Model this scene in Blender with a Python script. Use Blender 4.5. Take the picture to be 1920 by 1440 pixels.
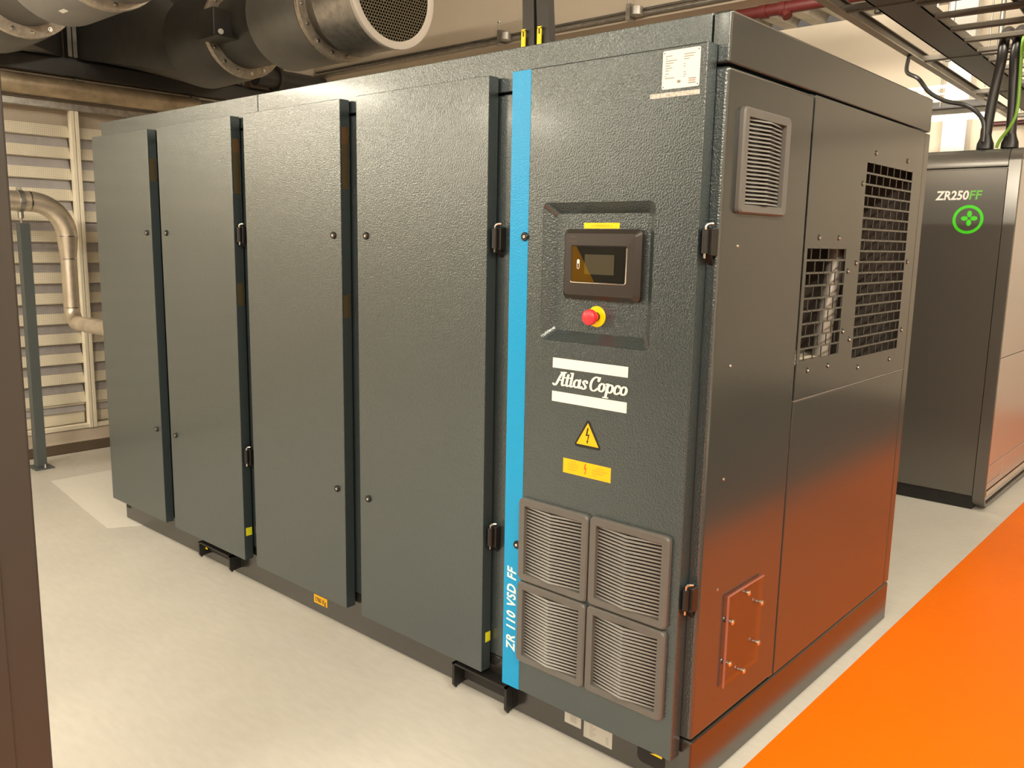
import bpy, bmesh, math, random
from mathutils import Vector, Matrix
random.seed(7)
S = bpy.context.scene
for o in list(bpy.data.objects): bpy.data.objects.remove(o)
COL = S.collection
PI = math.pi

# ------------------------------------------------------------------ camera
cam = bpy.data.cameras.new('camera')
cam.sensor_fit = 'HORIZONTAL'; cam.sensor_width = 36.0
cam.lens = 1604.0 / 1920 * 36.0
cam.clip_start = 0.05; cam.clip_end = 100
camo = bpy.data.objects.new('camera', cam); COL.objects.link(camo)
yaw, pitch, roll = 0.7252, -0.164, 0.0186
fw = Vector((-math.sin(yaw)*math.cos(pitch), math.cos(yaw)*math.cos(pitch), math.sin(pitch)))
r0 = Vector((math.cos(yaw), math.sin(yaw), 0)); u0 = r0.cross(fw)
R_ = math.cos(roll)*r0 + math.sin(roll)*u0; U_ = -math.sin(roll)*r0 + math.cos(roll)*u0
M = Matrix((R_, U_, -fw)).transposed().to_4x4(); M.translation = (1.0126, -1.8815, 1.4614)
camo.matrix_world = M
S.camera = camo

# ------------------------------------------------------------------ world, lights, exposure
w = bpy.data.worlds.new('world'); S.world = w; w.use_nodes = True
w.node_tree.nodes['Background'].inputs[0].default_value = (1.0, 0.86, 0.70, 1)
w.node_tree.nodes['Background'].inputs[1].default_value = 0.15
S.view_settings.view_transform = 'Standard'; S.view_settings.look = 'None'
S.view_settings.exposure = 0.17; S.view_settings.gamma = 1.0
S.view_settings.use_curve_mapping = False
WARM = (1.0, 0.915, 0.75)
def area(name, loc, sx, sy, power, rot=(0, 0, 0), color=WARM, spread=PI):
    l = bpy.data.lights.new(name, 'AREA'); l.shape = 'RECTANGLE'; l.size = sx; l.size_y = sy
    l.energy = power; l.color = color; l.spread = spread
    o = bpy.data.objects.new(name, l); COL.objects.link(o); o.location = loc; o.rotation_euler = rot
    return o
# rows of unseen tube lamps, some of them added fill; each shines down, up and to both sides
def tube(x, y, z, p, up=0.2, sy=1.5):
    for dx, dz, rot, k in ((0, -0.03, (0, 0, 0), 0.35), (0, 0.03, (PI, 0, 0), up), (0.03, 0, (0, -PI/2, 0), 0.22), (-0.03, 0, (0, PI/2, 0), 0.22)):
        sx = 0.06
        area('unseen_ceiling_light', (x+dx, y, z+dz), sx, sy, p*k, rot)
def fill_across(x, y, z, p):  # added fill light, placed where the doors do not mirror it
    for dy, dz, rot, k in ((0, -0.03, (0, 0, 0), 0.32), (0, 0.03, (PI, 0, 0), 0.2), (0.03, 0, (PI/2, 0, 0), 0.28), (-0.03, 0, (-PI/2, 0, 0), 0.2)):
        area('unseen_ceiling_light', (x, y+dy, z+dz), 1.5, 0.06, p*k, rot)
tube(-4.72, -2.35, 2.62, 105, 0.2, 1.2)
tube(-4.72, -4.8, 2.66, 90, 0.2, 1.2)
for y in (-4.6, -1.6, 1.4): tube(2.3, y, 3.4, 190)
for x in (-1.6, 1.0): fill_across(x, -4.2, 3.2, 200)
area('unseen_ceiling_light', (-1.6, 3.0, 3.45), 1.5, 0.5, 118, (PI/2, 0, 0))  # added fill hidden behind the beam, turned to brighten the back wall
area('unseen_ceiling_light', (0.6, 3.0, 3.45), 1.5, 0.5, 118, (PI/2, 0, 0))  # second added fill for the back wall
area('lamp_under_tray', (-1.12, 5.95, 2.50), 0.5, 0.06, 7, (math.radians(50), 0, 0))

# ------------------------------------------------------------------ materials
def lin(c):
    return tuple((x/255/12.92 if x/255 <= 0.04045 else ((x/255+0.055)/1.055)**2.4) for x in c) + (1,)
MATS = {}
def mat(name, col, rough=0.5, metal=0.0, spec=0.5, bump=None, var=None, emit=None, coat=0, ior=1.5, tint=(1, 1, 1)):
    """col linear rgb; bump=(scale,strength,dist); var=(scale,amount)"""
    if name in MATS: return MATS[name]
    m = bpy.data.materials.new(name); m.use_nodes = True
    nt = m.node_tree; b = nt.nodes['Principled BSDF']
    b.inputs['Base Color'].default_value = (*col[:3], 1)
    b.inputs['Roughness'].default_value = rough
    b.inputs['Metallic'].default_value = metal
    b.inputs['Specular IOR Level'].default_value = spec
    b.inputs['Specular Tint'].default_value = (*tint, 1)
    b.inputs['Coat Weight'].default_value = coat; b.inputs['Coat Roughness'].default_value = 0.14
    b.inputs['IOR'].default_value = 1.6 if coat else ior
    tc = nt.nodes.new('ShaderNodeTexCoord')
    if bump:
        n = nt.nodes.new('ShaderNodeTexNoise'); n.inputs['Scale'].default_value = bump[0]
        n.inputs['Detail'].default_value = 1.5
        nt.links.new(tc.outputs['Object'], n.inputs['Vector'])
        bp = nt.nodes.new('ShaderNodeBump'); bp.inputs['Strength'].default_value = bump[1]
        bp.inputs['Distance'].default_value = bump[2]
        nt.links.new(n.outputs['Fac'], bp.inputs['Height'])
        nt.links.new(bp.outputs['Normal'], b.inputs['Normal'])
    if var:
        n2 = nt.nodes.new('ShaderNodeTexNoise'); n2.inputs['Scale'].default_value = var[0]
        n2.inputs['Detail'].default_value = 6; n2.inputs['Roughness'].default_value = 0.65
        nt.links.new(tc.outputs['Object'], n2.inputs['Vector'])
        rp = nt.nodes.new('ShaderNodeValToRGB')
        a = var[1]
        rp.color_ramp.elements[0].position = 0.3; rp.color_ramp.elements[1].position = 0.7
        rp.color_ramp.elements[0].color = (*[max(0, c*(1-a)) for c in col[:3]], 1)
        rp.color_ramp.elements[1].color = (*[min(1, c*(1+a)) for c in col[:3]], 1)
        nt.links.new(n2.outputs['Fac'], rp.inputs['Fac'])
        nt.links.new(rp.outputs['Color'], b.inputs['Base Color'])
    if emit:
        b.inputs['Emission Color'].default_value = (*emit[0], 1)
        b.inputs['Emission Strength'].default_value = emit[1]
    MATS[name] = m
    return m
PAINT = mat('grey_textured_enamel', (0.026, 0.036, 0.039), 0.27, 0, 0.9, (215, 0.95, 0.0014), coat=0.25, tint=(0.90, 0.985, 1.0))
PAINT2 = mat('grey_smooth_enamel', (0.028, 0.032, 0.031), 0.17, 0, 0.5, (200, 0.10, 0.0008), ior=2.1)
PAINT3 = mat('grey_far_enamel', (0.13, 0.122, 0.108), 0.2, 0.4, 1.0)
BASEP = mat('dark_base_enamel', (0.018, 0.016, 0.014), 0.22, 0, 0.5, (200, 0.08, 0.0008), ior=1.9)
BLACK = mat('black_plastic', (0.010, 0.009, 0.008), 0.4)
VOID = mat('dark_interior', (0.012, 0.010, 0.009), 0.8)
GRILL = mat('grey_plastic_grille', (0.11, 0.105, 0.097), 0.42, 0, 0.5)
SLATG = mat('lit_plastic_slat', (0.19, 0.182, 0.168), 0.36, 0, 0.6)  # grille grey made lighter: light falling on the slats is in the colour
BLUE = mat('cyan_blue_stripe', (0.0, 0.27, 0.56), 0.30, 0, 0.5, (215, 0.8, 0.0013))
WHITE = mat('white_print', (0.80, 0.78, 0.74), 0.45)
WHITEP = mat('white_plate', (0.78, 0.77, 0.72), 0.4)
LABEL_SHADE = mat('shaded_label', (0.42, 0.40, 0.36), 0.5)  # white label with the shade under the doors put into its colour
INK = mat('grey_ink', (0.10, 0.095, 0.085), 0.6)
FINK = mat('faded_ink', (0.26, 0.24, 0.20), 0.6)
YINK = mat('ochre_ink', (0.55, 0.33, 0.01), 0.6)
YEL = mat('yellow_label', (0.86, 0.62, 0.0), 0.4)
AMB = mat('amber_label', (0.90, 0.47, 0.0), 0.4)
LIME = mat('lime_label', (0.72, 0.68, 0.02), 0.4)
OCHRE = mat('dull_ochre_strip', (0.062, 0.046, 0.018), 0.45)
OCHRE2 = mat('dull_orange_strip', (0.10, 0.055, 0.018), 0.45)
REDB = mat('red_button', (0.78, 0.035, 0.05), 0.35)
REDI = mat('red_ink', (0.62, 0.03, 0.01), 0.5)
CHROME = mat('bright_steel', (0.75, 0.72, 0.67), 0.22, 1.0)
GALV = mat('galvanised_sheet', (0.42, 0.40, 0.37), 0.42, 0.85, 0.5, (60, 0.08, 0.001), (22, 0.28))
GALVD = mat('dull_galvanised_sheet', (0.20, 0.185, 0.165), 0.48, 0.6, 0.5, None, (10, 0.3))
DUCTG = mat('grey_painted_duct', (0.215, 0.213, 0.205), 0.42, 0.3, 0.5, (160, 0.05, 0.001), (5, 0.12))
DUCTD = mat('dark_painted_duct', (0.068, 0.066, 0.062), 0.38, 0.25, 0.5, None, (4, 0.2))
FLANGE = mat('zinc_flange', (0.52, 0.46, 0.38), 0.5, 0.55, 0.5, (90, 0.15, 0.001), (40, 0.25))
LATT = mat('olive_lattice', (0.17, 0.14, 0.085), 0.5)
INOX = mat('pickled_stainless', (0.70, 0.62, 0.51), 0.42, 0.8, 0.5, None, (9, 0.2))
RUSTP = mat('weathered_galvanised_pipe', (0.52, 0.42, 0.29), 0.5, 0.5, 0.5, None, (7, 0.35))
POST = mat('bluish_grey_post', (0.085, 0.098, 0.098), 0.5)
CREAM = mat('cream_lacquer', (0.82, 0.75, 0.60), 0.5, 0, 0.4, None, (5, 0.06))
SLAT_SHADE = mat('shaded_lacquer', (0.46, 0.435, 0.44), 0.6, 0, 0.3, None, (6, 0.14))  # same lacquer, with the cooler shade of the recess put into its colour
WALL = mat('beige_plaster', (0.66, 0.57, 0.46), 0.85, 0, 0.2, None, (0.8, 0.05))
DECK = mat('galvanised_deck', (0.44, 0.40, 0.34), 0.5, 0.4, 0.4, None, (3, 0.3))
WIRE = mat('dark_wire', (0.16, 0.13, 0.10), 0.6)
STEELB = mat('brown_grey_steel', (0.036, 0.031, 0.026), 0.45, 0, 0.5, (120, 0.05, 0.001))
TRAYM = mat('dull_tray_steel', (0.12, 0.104, 0.084), 0.5, 0.4)
TRAYL = mat('pale_tray_flange', (0.36, 0.315, 0.25), 0.5, 0.3)
RUBBER = mat('black_cable_sheath', (0.018, 0.016, 0.015), 0.35)
GREEN = mat('green_earth_cable', (0.16, 0.32, 0.03), 0.4)
RED = mat('red_sprinkler_paint', (0.06, 0.006, 0.005), 0.45)
GREENL = mat('bright_green_print', (0.06, 0.68, 0.01), 0.45)
LAMPM = mat('lit_lamp', (1, 1, 1), 0.5, emit=((1.0, 0.92, 0.8), 3.5))
COLW = mat('white_column_paint', (0.85, 0.83, 0.78), 0.6)
GRATE = mat('brown_grating', (0.085, 0.058, 0.036), 0.5, 0.3)
SCREEN = mat('black_screen_glass', (0.012, 0.012, 0.010), 0.06, 0, 0.6)
LCD = mat('unlit_lcd', (0.060, 0.055, 0.036), 0.12, 0, 0.6)
SMOKE = mat('amber_screen_print', (0.085, 0.043, 0.004), 0.08, 0, 0.6)
PANPALE = mat('pale_inner_pan', (0.55, 0.48, 0.38), 0.6)
INNERG = mat('inner_grey_pipe', (0.34, 0.31, 0.28), 0.4, 0.3)
INNERB = mat('inner_brown_panel', (0.085, 0.064, 0.052), 0.6)
RIM = mat('pale_end_rim', (0.28, 0.26, 0.24), 0.25, 0.3, 0.8)
ENDP = mat('grey_end_panel', (0.42, 0.40, 0.37), 0.25, 0.15, 0.9)

def glass():
    m = bpy.data.materials.new('clear_acrylic'); m.use_nodes = True; nt = m.node_tree
    out = nt.nodes['Material Output']; nt.nodes.remove(nt.nodes['Principled BSDF'])
    t = nt.nodes.new('ShaderNodeBsdfTransparent'); t.inputs['Color'].default_value = (0.96, 0.94, 0.93, 1)
    g = nt.nodes.new('ShaderNodeBsdfGlossy'); g.inputs['Roughness'].default_value = 0.05
    f = nt.nodes.new('ShaderNodeMath'); f.operation = 'MULTIPLY'; f.inputs[1].default_value = 0.12
    lw = nt.nodes.new('ShaderNodeLayerWeight'); nt.links.new(lw.outputs['Facing'], f.inputs[0])
    x = nt.nodes.new('ShaderNodeMixShader')
    nt.links.new(f.outputs[0], x.inputs[0]); nt.links.new(t.outputs[0], x.inputs[1]); nt.links.new(g.outputs[0], x.inputs[2])
    nt.links.new(x.outputs[0], out.inputs['Surface'])
    return m
ACRYL = glass()
ACRED = mat('acrylic_edge', (0.34, 0.13, 0.11), 0.25)

def floor_mat(name, base, rough, spec, scuff=0.12, bump=True):
    m = bpy.data.materials.new(name); m.use_nodes = True; nt = m.node_tree; b = nt.nodes['Principled BSDF']
    tc = nt.nodes.new('ShaderNodeTexCoord')
    n1 = nt.nodes.new('ShaderNodeTexNoise'); n1.inputs['Scale'].default_value = 1.3; n1.inputs['Detail'].default_value = 6
    n2 = nt.nodes.new('ShaderNodeTexNoise'); n2.inputs['Scale'].default_value = 14; n2.inputs['Detail'].default_value = 8
    mp = nt.nodes.new('ShaderNodeMapping'); mp.inputs['Scale'].default_value = (1.0, 3.0, 1)
    nt.links.new(tc.outputs['Object'], mp.inputs['Vector'])
    nt.links.new(tc.outputs['Object'], n1.inputs['Vector']); nt.links.new(mp.outputs['Vector'], n2.inputs['Vector'])
    mx = nt.nodes.new('ShaderNodeMath'); mx.operation = 'ADD'
    nt.links.new(n1.outputs['Fac'], mx.inputs[0])
    ml = nt.nodes.new('ShaderNodeMath'); ml.operation = 'MULTIPLY'; ml.inputs[1].default_value = 0.5
    nt.links.new(n2.outputs['Fac'], ml.inputs[0]); nt.links.new(ml.outputs[0], mx.inputs[1])
    rp = nt.nodes.new('ShaderNodeValToRGB'); rp.color_ramp.elements[0].position = 0.5; rp.color_ramp.elements[1].position = 1.0
    rp.color_ramp.elements[0].color = (*[c*(1-scuff) for c in base], 1)
    rp.color_ramp.elements[1].color = (*[min(1, c*(1+scuff*0.6)) for c in base], 1)
    nt.links.new(mx.outputs[0], rp.inputs['Fac']); nt.links.new(rp.outputs['Color'], b.inputs['Base Color'])
    b.inputs['Roughness'].default_value = rough; b.inputs['Specular IOR Level'].default_value = spec
    return m
FLOOR = floor_mat('grey_beige_floor_coating', (0.56, 0.54, 0.49), 0.38, 0.4)
PATCH = floor_mat('pale_floor_patch', (0.70, 0.68, 0.63), 0.42, 0.35, 0.05)
ORANGE = floor_mat('orange_walkway_coating', (0.80, 0.155, 0.0), 0.42, 0.2, 0.05)

# ------------------------------------------------------------------ mesh helpers
class MB:
    def __init__(s): s.bm = bmesh.new(); s.bev = False
    def quad(s, *p):
        s.bm.faces.new([s.bm.verts.new(q) for q in p]); return s
    def poly(s, pts): return s.quad(*pts)
    def box(s, x0, x1, y0, y1, z0, z1, bev=0, seg=2):
        r = bmesh.ops.create_cube(s.bm, size=1.0)
        vs = r['verts']
        for v in vs:
            v.co = Vector((x0 if v.co.x < 0 else x1, y0 if v.co.y < 0 else y1, z0 if v.co.z < 0 else z1))
        if bev:
            s.bev = True
            es = list({e for v in vs for e in v.link_edges})
            bmesh.ops.bevel(s.bm, geom=es, offset=bev, segments=seg, affect='EDGES', profile=0.5)
        return s
    def cyl(s, p0, p1, r, n=20, r1=None, cap=True):
        p0, p1 = Vector(p0), Vector(p1); d = (p1-p0)
        if r1 is None: r1 = r
        q = d.to_track_quat('Z', 'Y').to_matrix()
        ring = []
        for p, rr in ((p0, r), (p1, r1)):
            ring.append([s.bm.verts.new(p + q @ Vector((rr*math.cos(2*PI*i/n), rr*math.sin(2*PI*i/n), 0))) for i in range(n)])
        for i in range(n):
            s.bm.faces.new([ring[0][i], ring[0][(i+1) % n], ring[1][(i+1) % n], ring[1][i]])
        if cap:
            s.bm.faces.new(ring[0][::-1]); s.bm.faces.new(ring[1])
        return s
    def lathe(s, origin, axis, prof, n=40, close=False):
        """prof: (distance along axis, radius)"""
        o = Vector(origin); q = Vector(axis).to_track_quat('Z', 'Y').to_matrix()
        rings = []
        for t, r in prof:
            if r < 1e-6: rings.append([s.bm.verts.new(o + q @ Vector((0, 0, t)))])
            else: rings.append([s.bm.verts.new(o + q @ Vector((r*math.cos(2*PI*i/n), r*math.sin(2*PI*i/n), t))) for i in range(n)])
        for a, b in zip(rings, rings[1:]):
            for i in range(n):
                j = (i+1) % n
                if len(a) == 1 and len(b) == 1: continue
                if len(a) == 1: s.bm.faces.new([a[0], b[j], b[i]])
                elif len(b) == 1: s.bm.faces.new([a[i], a[j], b[0]])
                else: s.bm.faces.new([a[i], a[j], b[j], b[i]])
        return s
    def tube(s, pts, r, n=12, cap=True):
        pts = [Vector(p) for p in pts]; rings = []
        rs = r if isinstance(r, (list, tuple)) else [r]*len(pts)
        up = None
        for k, p in enumerate(pts):
            a = pts[max(k-1, 0)]; b = pts[min(k+1, len(pts)-1)]
            t = (b-a).normalized()
            if up is None:
                up = Vector((0, 0, 1)) if abs(t.z) < 0.9 else Vector((1, 0, 0))
            x = up.cross(t); 
            if x.length < 1e-4: x = Vector((0, 1, 0)).cross(t)
            x.normalize(); y = t.cross(x).normalized(); up = y
            rings.append([s.bm.verts.new(p + rs[k]*(x*math.cos(2*PI*i/n) + y*math.sin(2*PI*i/n))) for i in range(n)])
        for a, b in zip(rings, rings[1:]):
            for i in range(n):
                s.bm.faces.new([a[i], a[(i+1) % n], b[(i+1) % n], b[i]])
        if cap:
            s.bm.faces.new(rings[0][::-1]); s.bm.faces.new(rings[-1])
        return s
    def prism(s, pts, vec):
        """closed polygon extruded along vec"""
        v = Vector(vec); a = [s.bm.verts.new(p) for p in pts]; b = [s.bm.verts.new(Vector(p)+v) for p in pts]
        n = len(pts)
        s.bm.faces.new(a[::-1]); s.bm.faces.new(b)
        for i in range(n): s.bm.faces.new([a[i], a[(i+1) % n], b[(i+1) % n], b[i]])
        return s

def curve3(p, n=6):
    out = []
    for i in range(len(p)-1):
        a = p[max(i-1, 0)]; b = p[i]; c = p[i+1]; d = p[min(i+2, len(p)-1)]
        for k in range(n):
            t = k/n; out.append(tuple(0.5*((2*b[j]) + (-a[j]+c[j])*t + (2*a[j]-5*b[j]+4*c[j]-d[j])*t*t + (-a[j]+3*b[j]-3*c[j]+d[j])*t**3) for j in (0, 1, 2)))
    return out + [p[-1]]
def loc_of(o):
    v = Vector((0, 0, 0))
    while o is not None: v += o.location; o = o.parent
    return v
def link(name, me, m, parent=None):
    o = bpy.data.objects.new(name, me); COL.objects.link(o)
    if m is not None and not me.materials: me.materials.append(m)
    if parent is not None: o.parent = parent
    return o
def obj(name, mb, m, parent=None, smooth=True, label=None, kind=None, org=None):
    """links the collected shape as ONE mesh object, local to its parent or to org"""
    bm = mb.bm
    bmesh.ops.recalc_face_normals(bm, faces=bm.faces)
    base = loc_of(parent) if parent is not None else Vector((0, 0, 0))
    o0 = Vector(org) if org is not None else base
    for v in bm.verts: v.co -= o0
    me = bpy.data.meshes.new(name); bm.to_mesh(me); bm.free()
    if smooth:
        me.shade_smooth()
        try: me.set_sharp_from_angle(angle=math.radians(32))
        except Exception: pass
    o = link(name, me, m, parent); o.location = o0 - base
    if smooth and mb.bev:
        wn = o.modifiers.new('face_normals', 'WEIGHTED_NORMAL'); wn.keep_sharp = True; wn.weight = 100
    if label: o['label'] = label
    if kind: o['kind'] = kind
    return o
def tag(o, label, cat, group=None):
    o['label'] = label; o['category'] = cat
    if group: o['group'] = group
    return o
def thing(name, loc, label, cat, group=None):
    o = bpy.data.objects.new(name, None); COL.objects.link(o); o.location = loc; o.empty_display_size = 0.1
    return tag(o, label, cat, group)
def struct(name, mb, m, parent=None, smooth=True):
    o = obj(name, mb, m, parent, smooth); 
    if parent is None: o['kind'] = 'structure'
    return o
def piece(name, src, parent, delta):
    """a copy of a part sharing its mesh, moved by delta"""
    o = src.copy(); COL.objects.link(o); o.parent = parent; o.location = src.location + Vector(delta)
    return o
def txt(name, s, size, m, parent, origin, xdir, ydir, shear=0.0, bold=0.0, width=None, lift=0.0006, label=None, space=1.0):
    cu = bpy.data.curves.new(name, 'FONT'); cu.body = s; cu.size = size; cu.shear = shear; cu.offset = bold
    cu.space_character = space; cu.resolution_u = 3
    t = bpy.data.objects.new('t', cu); COL.objects.link(t)
    dg = bpy.context.evaluated_depsgraph_get(); dg.update()
    me = bpy.data.meshes.new_from_object(t.evaluated_get(dg)); bpy.data.objects.remove(t)
    x = Vector(xdir).normalized(); y = Vector(ydir).normalized(); n = x.cross(y)
    xs = [v.co.x for v in me.vertices]; k = 1.0; x0 = min(xs)
    if width: k = width / (max(xs)-x0)
    base = loc_of(parent); O = Vector(origin)
    for v in me.vertices:
        c = v.co.copy(); v.co = O + x*((c.x-x0)*k) + y*c.y + n*lift - base
    me.materials.clear()
    o = link(name, me, m, parent)
    if label: o['label'] = label
    return o
def roundrect(x0, x1, z0, z1, r, y, n=5):
    pts = []
    for cx, cz, a0 in ((x1-r, z1-r, 0), (x0+r, z1-r, 90), (x0+r, z0+r, 180), (x1-r, z0+r, 270)):
        for i in range(n+1):
            a = math.radians(a0 + 90*i/n); pts.append((cx + r*math.cos(a), y, cz + r*math.sin(a)))
    return pts
def loft(mb, loops, cap0=False, cap1=False):
    L = [[mb.bm.verts.new(p) for p in lp] for lp in loops]
    n = len(L[0])
    for a, b in zip(L, L[1:]):
        for i in range(n): mb.bm.faces.new([a[i], a[(i+1) % n], b[(i+1) % n], b[i]])
    if cap0: mb.bm.faces.new(L[0][::-1])
    if cap1: mb.bm.faces.new(L[-1])
    return mb

# ------------------------------------------------------------------ the room
XL, XR, YB, YF, ZC = -5.25, 5.5, 7.0, -5.9, 3.7
fl = struct('floor', MB().box(XL-0.3, XR, YF, YB, -0.2, 0.0), FLOOR)
obj('orange_walkway', MB().box(0.045, 1.02, YF, YB, 0.0, 0.0015), ORANGE, fl, label='orange painted walkway strip')
obj('added_dark_floor', MB().box(1.02, 3.2, YF, YB, 0.0, 0.0012), mat('added_floor_tone', (0.10, 0.096, 0.088), 0.4), fl)  # unseen, added so the end face mirrors a darker floor
obj('pale_floor_patch', MB().prism([(-4.33, 0.0, 0), (-3.25, -0.13, 0), (-2.9, 0.55, 0), (-4.34, 0.72, 0)], (0, 0, 0.0012)), PATCH, fl,
    label='paler repaired patch of floor')
wl = struct('wall_left', MB().box(XL-0.25, XL-0.09, YF, YB, 0, ZC)
            .box(XL-0.1, XL, YF, -1.9, 0, ZC).box(XL-0.1, XL, 2.0, YB, 0, ZC)
            .box(XL-0.1, XL, -1.9, 2.0, 2.36, 2.5).box(XL-0.1, XL+0.006, -1.9, 2.0, 0, 0.095), WALL)
struct('wall_back', MB().box(XL-0.3, XR, YB, YB+0.2, 0, ZC), WALL)
struct('wall_right', MB().box(XR, XR+0.2, YF, YB, 0, ZC), WALL)
struct('wall_front', MB().box(XL-0.3, XR, YF-0.2, YF, 0, ZC), WALL)
struct('added_dado', MB().box(XL, XR, YF, YF+0.25, 0, 2.05), STEELB)  # unseen dark block, added to darken the reflections in the doors
mb = MB(); x = XL-0.3; prof = []
while x < XR:
    prof += [(x, ZC), (x+0.13, ZC), (x+0.16, ZC+0.07), (x+0.27, ZC+0.07)]; x += 0.30
for (xa, za), (xb, zb) in zip(prof, prof[1:]):
    mb.quad((xa, YF, za), (xb, YF, zb), (xb, YB, zb), (xa, YB, za))
mb.box(XL-0.3, XR, YF, YB, ZC+0.1, ZC+0.2)
struct('ceiling', mb, DECK, smooth=False)
# downstand beam across the room behind the compressor
struct('trim_1', MB().box(XL, XR, 2.60, 2.74, 2.775, ZC), WALL)
struct('trim_2', MB().box(-1.47, -1.27, 6.82, YB, 0, ZC), COLW)

# louvred bays on the left wall
M_CREAM = CREAM
for y in (-1.88, -0.63, 0.627, 1.88):
    for dy in (-0.027, 0.002):
        obj('mullion', MB().box(XL-0.02, XL+0.03, y+dy, y+dy+0.025, 0.095, 2.29, 0.002, 1), CREAM, wl)
for (a, b) in ((-1.86, -0.66), (-0.60, 0.60), (0.655, 1.86)):
    obj('louver_sill', MB().box(XL-0.03, XL+0.022, a, b, 0.095, 0.125, 0.003, 1), CREAM, wl)
    obj('kick_panel', MB().box(XL-0.07, XL-0.055, a, b, 0.125, 0.275), CREAM, wl)
    obj('kick_ledge', MB().box(XL-0.07, XL-0.03, a, b, 0.262, 0.275), CREAM, wl)
    src = None
    for k in range(14):
        z = 2.185 - k*0.1409
        if src is None:
            p = [(XL-0.012, a, z-0.002), (XL-0.008, a, z-0.070), (XL-0.060, a, z-0.074), (XL-0.075, a, z-0.072), (XL-0.045, a, z-0.064), (XL-0.018, a, z-0.060)]
            m_ = MB()
            # pale front lip, tilted, and the shaded tongue that runs up behind the next slat
            m_.prism([(XL-0.030, a, z), (XL-0.010, a, z-0.070), (XL-0.014, a, z-0.072), (XL-0.034, a, z-0.002)], (0, b-a, 0))
            m_.prism([(XL-0.010, a, z-0.070), (XL-0.062, a, z-0.074), (XL-0.062, a, z-0.078), (XL-0.012, a, z-0.074)], (0, b-a, 0))
            src = obj('louver_slat', m_, CREAM, wl, False, org=(XL, a, z))
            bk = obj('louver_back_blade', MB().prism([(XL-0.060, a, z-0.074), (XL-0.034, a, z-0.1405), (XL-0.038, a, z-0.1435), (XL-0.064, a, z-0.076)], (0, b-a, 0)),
                     SLAT_SHADE, wl, False, org=(XL, a, z))
        else:
            piece('louver_slat', src, wl, (0, 0, -k*0.1409)); piece('louver_back_blade', bk, wl, (0, 0, -k*0.1409))
    m_ = MB(); y = a
    xs = XL - 0.004
    while y < b:
        m_.quad((xs, y, 0.28), (xs, y+0.0007, 0.28), (xs, y+0.0007, 2.28), (xs, y, 2.28)); y += 0.0127
    z = 0.28
    while z < 2.28:
        m_.quad((xs+0.001, a, z), (xs+0.001, b, z), (xs+0.001, b, z+0.0007), (xs+0.001, a, z+0.0007)); z += 0.0127
    obj('bird_screen', m_, WIRE, wl, False, kind='stuff')
# steel channel that carries the hoods, trunking under it
struct('trim_3', MB().box(XL, XL+0.08, -1.9, 2.5, 2.505, 2.60).box(XL, XL+0.015, -1.9, 2.5, 2.60, 2.63), DUCTD)
t_ = struct('trim_4', MB().box(XL, XL+0.035, -1.9, 1.98, 2.285, 2.335, 0.004, 1).box(XL, XL+0.05, -1.9, 1.98, 2.345, 2.352), GALV)
for y in (-0.62, 0.63, 1.88):
    obj('upright', MB().box(XL, XL+0.06, y-0.03, y-0.004, 2.63, 3.69).box(XL, XL+0.06, y+0.004, y+0.03, 2.63, 3.69), GALVD, wl)

# ------------------------------------------------------------------ the near compressor
XW, WD, HT = -3.362, 1.533, 2.0
comp = thing('air_compressor', (XW/2, WD/2, 0), 'long grey floor-standing air compressor cabinet with a blue stripe and five front doors', 'compressor')
def two_faced(o):
    # the sheet's return on the door side carries the textured enamel of the front
    o.data.materials.append(PAINT)
    for p in o.data.polygons:
        if p.normal.y < -0.8: p.material_index = 1
    return o
# base frame with pocket openings
mb = MB().box(XW+0.03, 0, 0.004, WD, 0.006, 0.160, 0.004, 1)
base = obj('base_frame', mb, BASEP, comp, label='dark brown-black base frame')
obj('base_slot', MB().prism(roundrect(-3.325, -3.272, 0.066, 0.092, 0.01, 0.0035), (0, 0.002, 0)), VOID, comp)
obj('base_slot', MB().prism(roundrect(-0.165, -0.075, 0.040, 0.095, 0.02, 0.0035), (0, 0.002, 0)), VOID, comp)
# cabinet body, hollow behind the guarded openings
mb = MB()
mb.box(XW, -0.5, 0, WD, 0.164, 1.876, 0.004, 1)
mb.box(-0.51, -0.046, 0.0, 0.47, 0.164, 1.876).box(-0.05, -0.012, 0.012, 0.47, 0.164, 1.876)
mb.box(-0.51, -0.004, 1.47, WD-0.002, 0.164, 1.876)
mb.box(-0.51, -0.004, 0.47, 1.47, 0.164, 1.03)
mb.box(-0.51, -0.004, 0.47, 1.47, 1.78, 1.876)
body = obj('cabinet_body', mb, PAINT, comp)
# roof panels
def roof(x0, x1, nm='roof_panel'):
    return obj(nm, MB().box(x0, x1, 0.0, WD, 1.8835, 2.0, 0.003, 2), PAINT, comp)
roof(XW, -1.979); roof(-1.976, -0.050)
two_faced(obj('roof_end_cap', MB().box(-0.047, 0.0, 0.0, WD, 1.8835, 2.0, 0.006, 3), PAINT2, comp))
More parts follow.
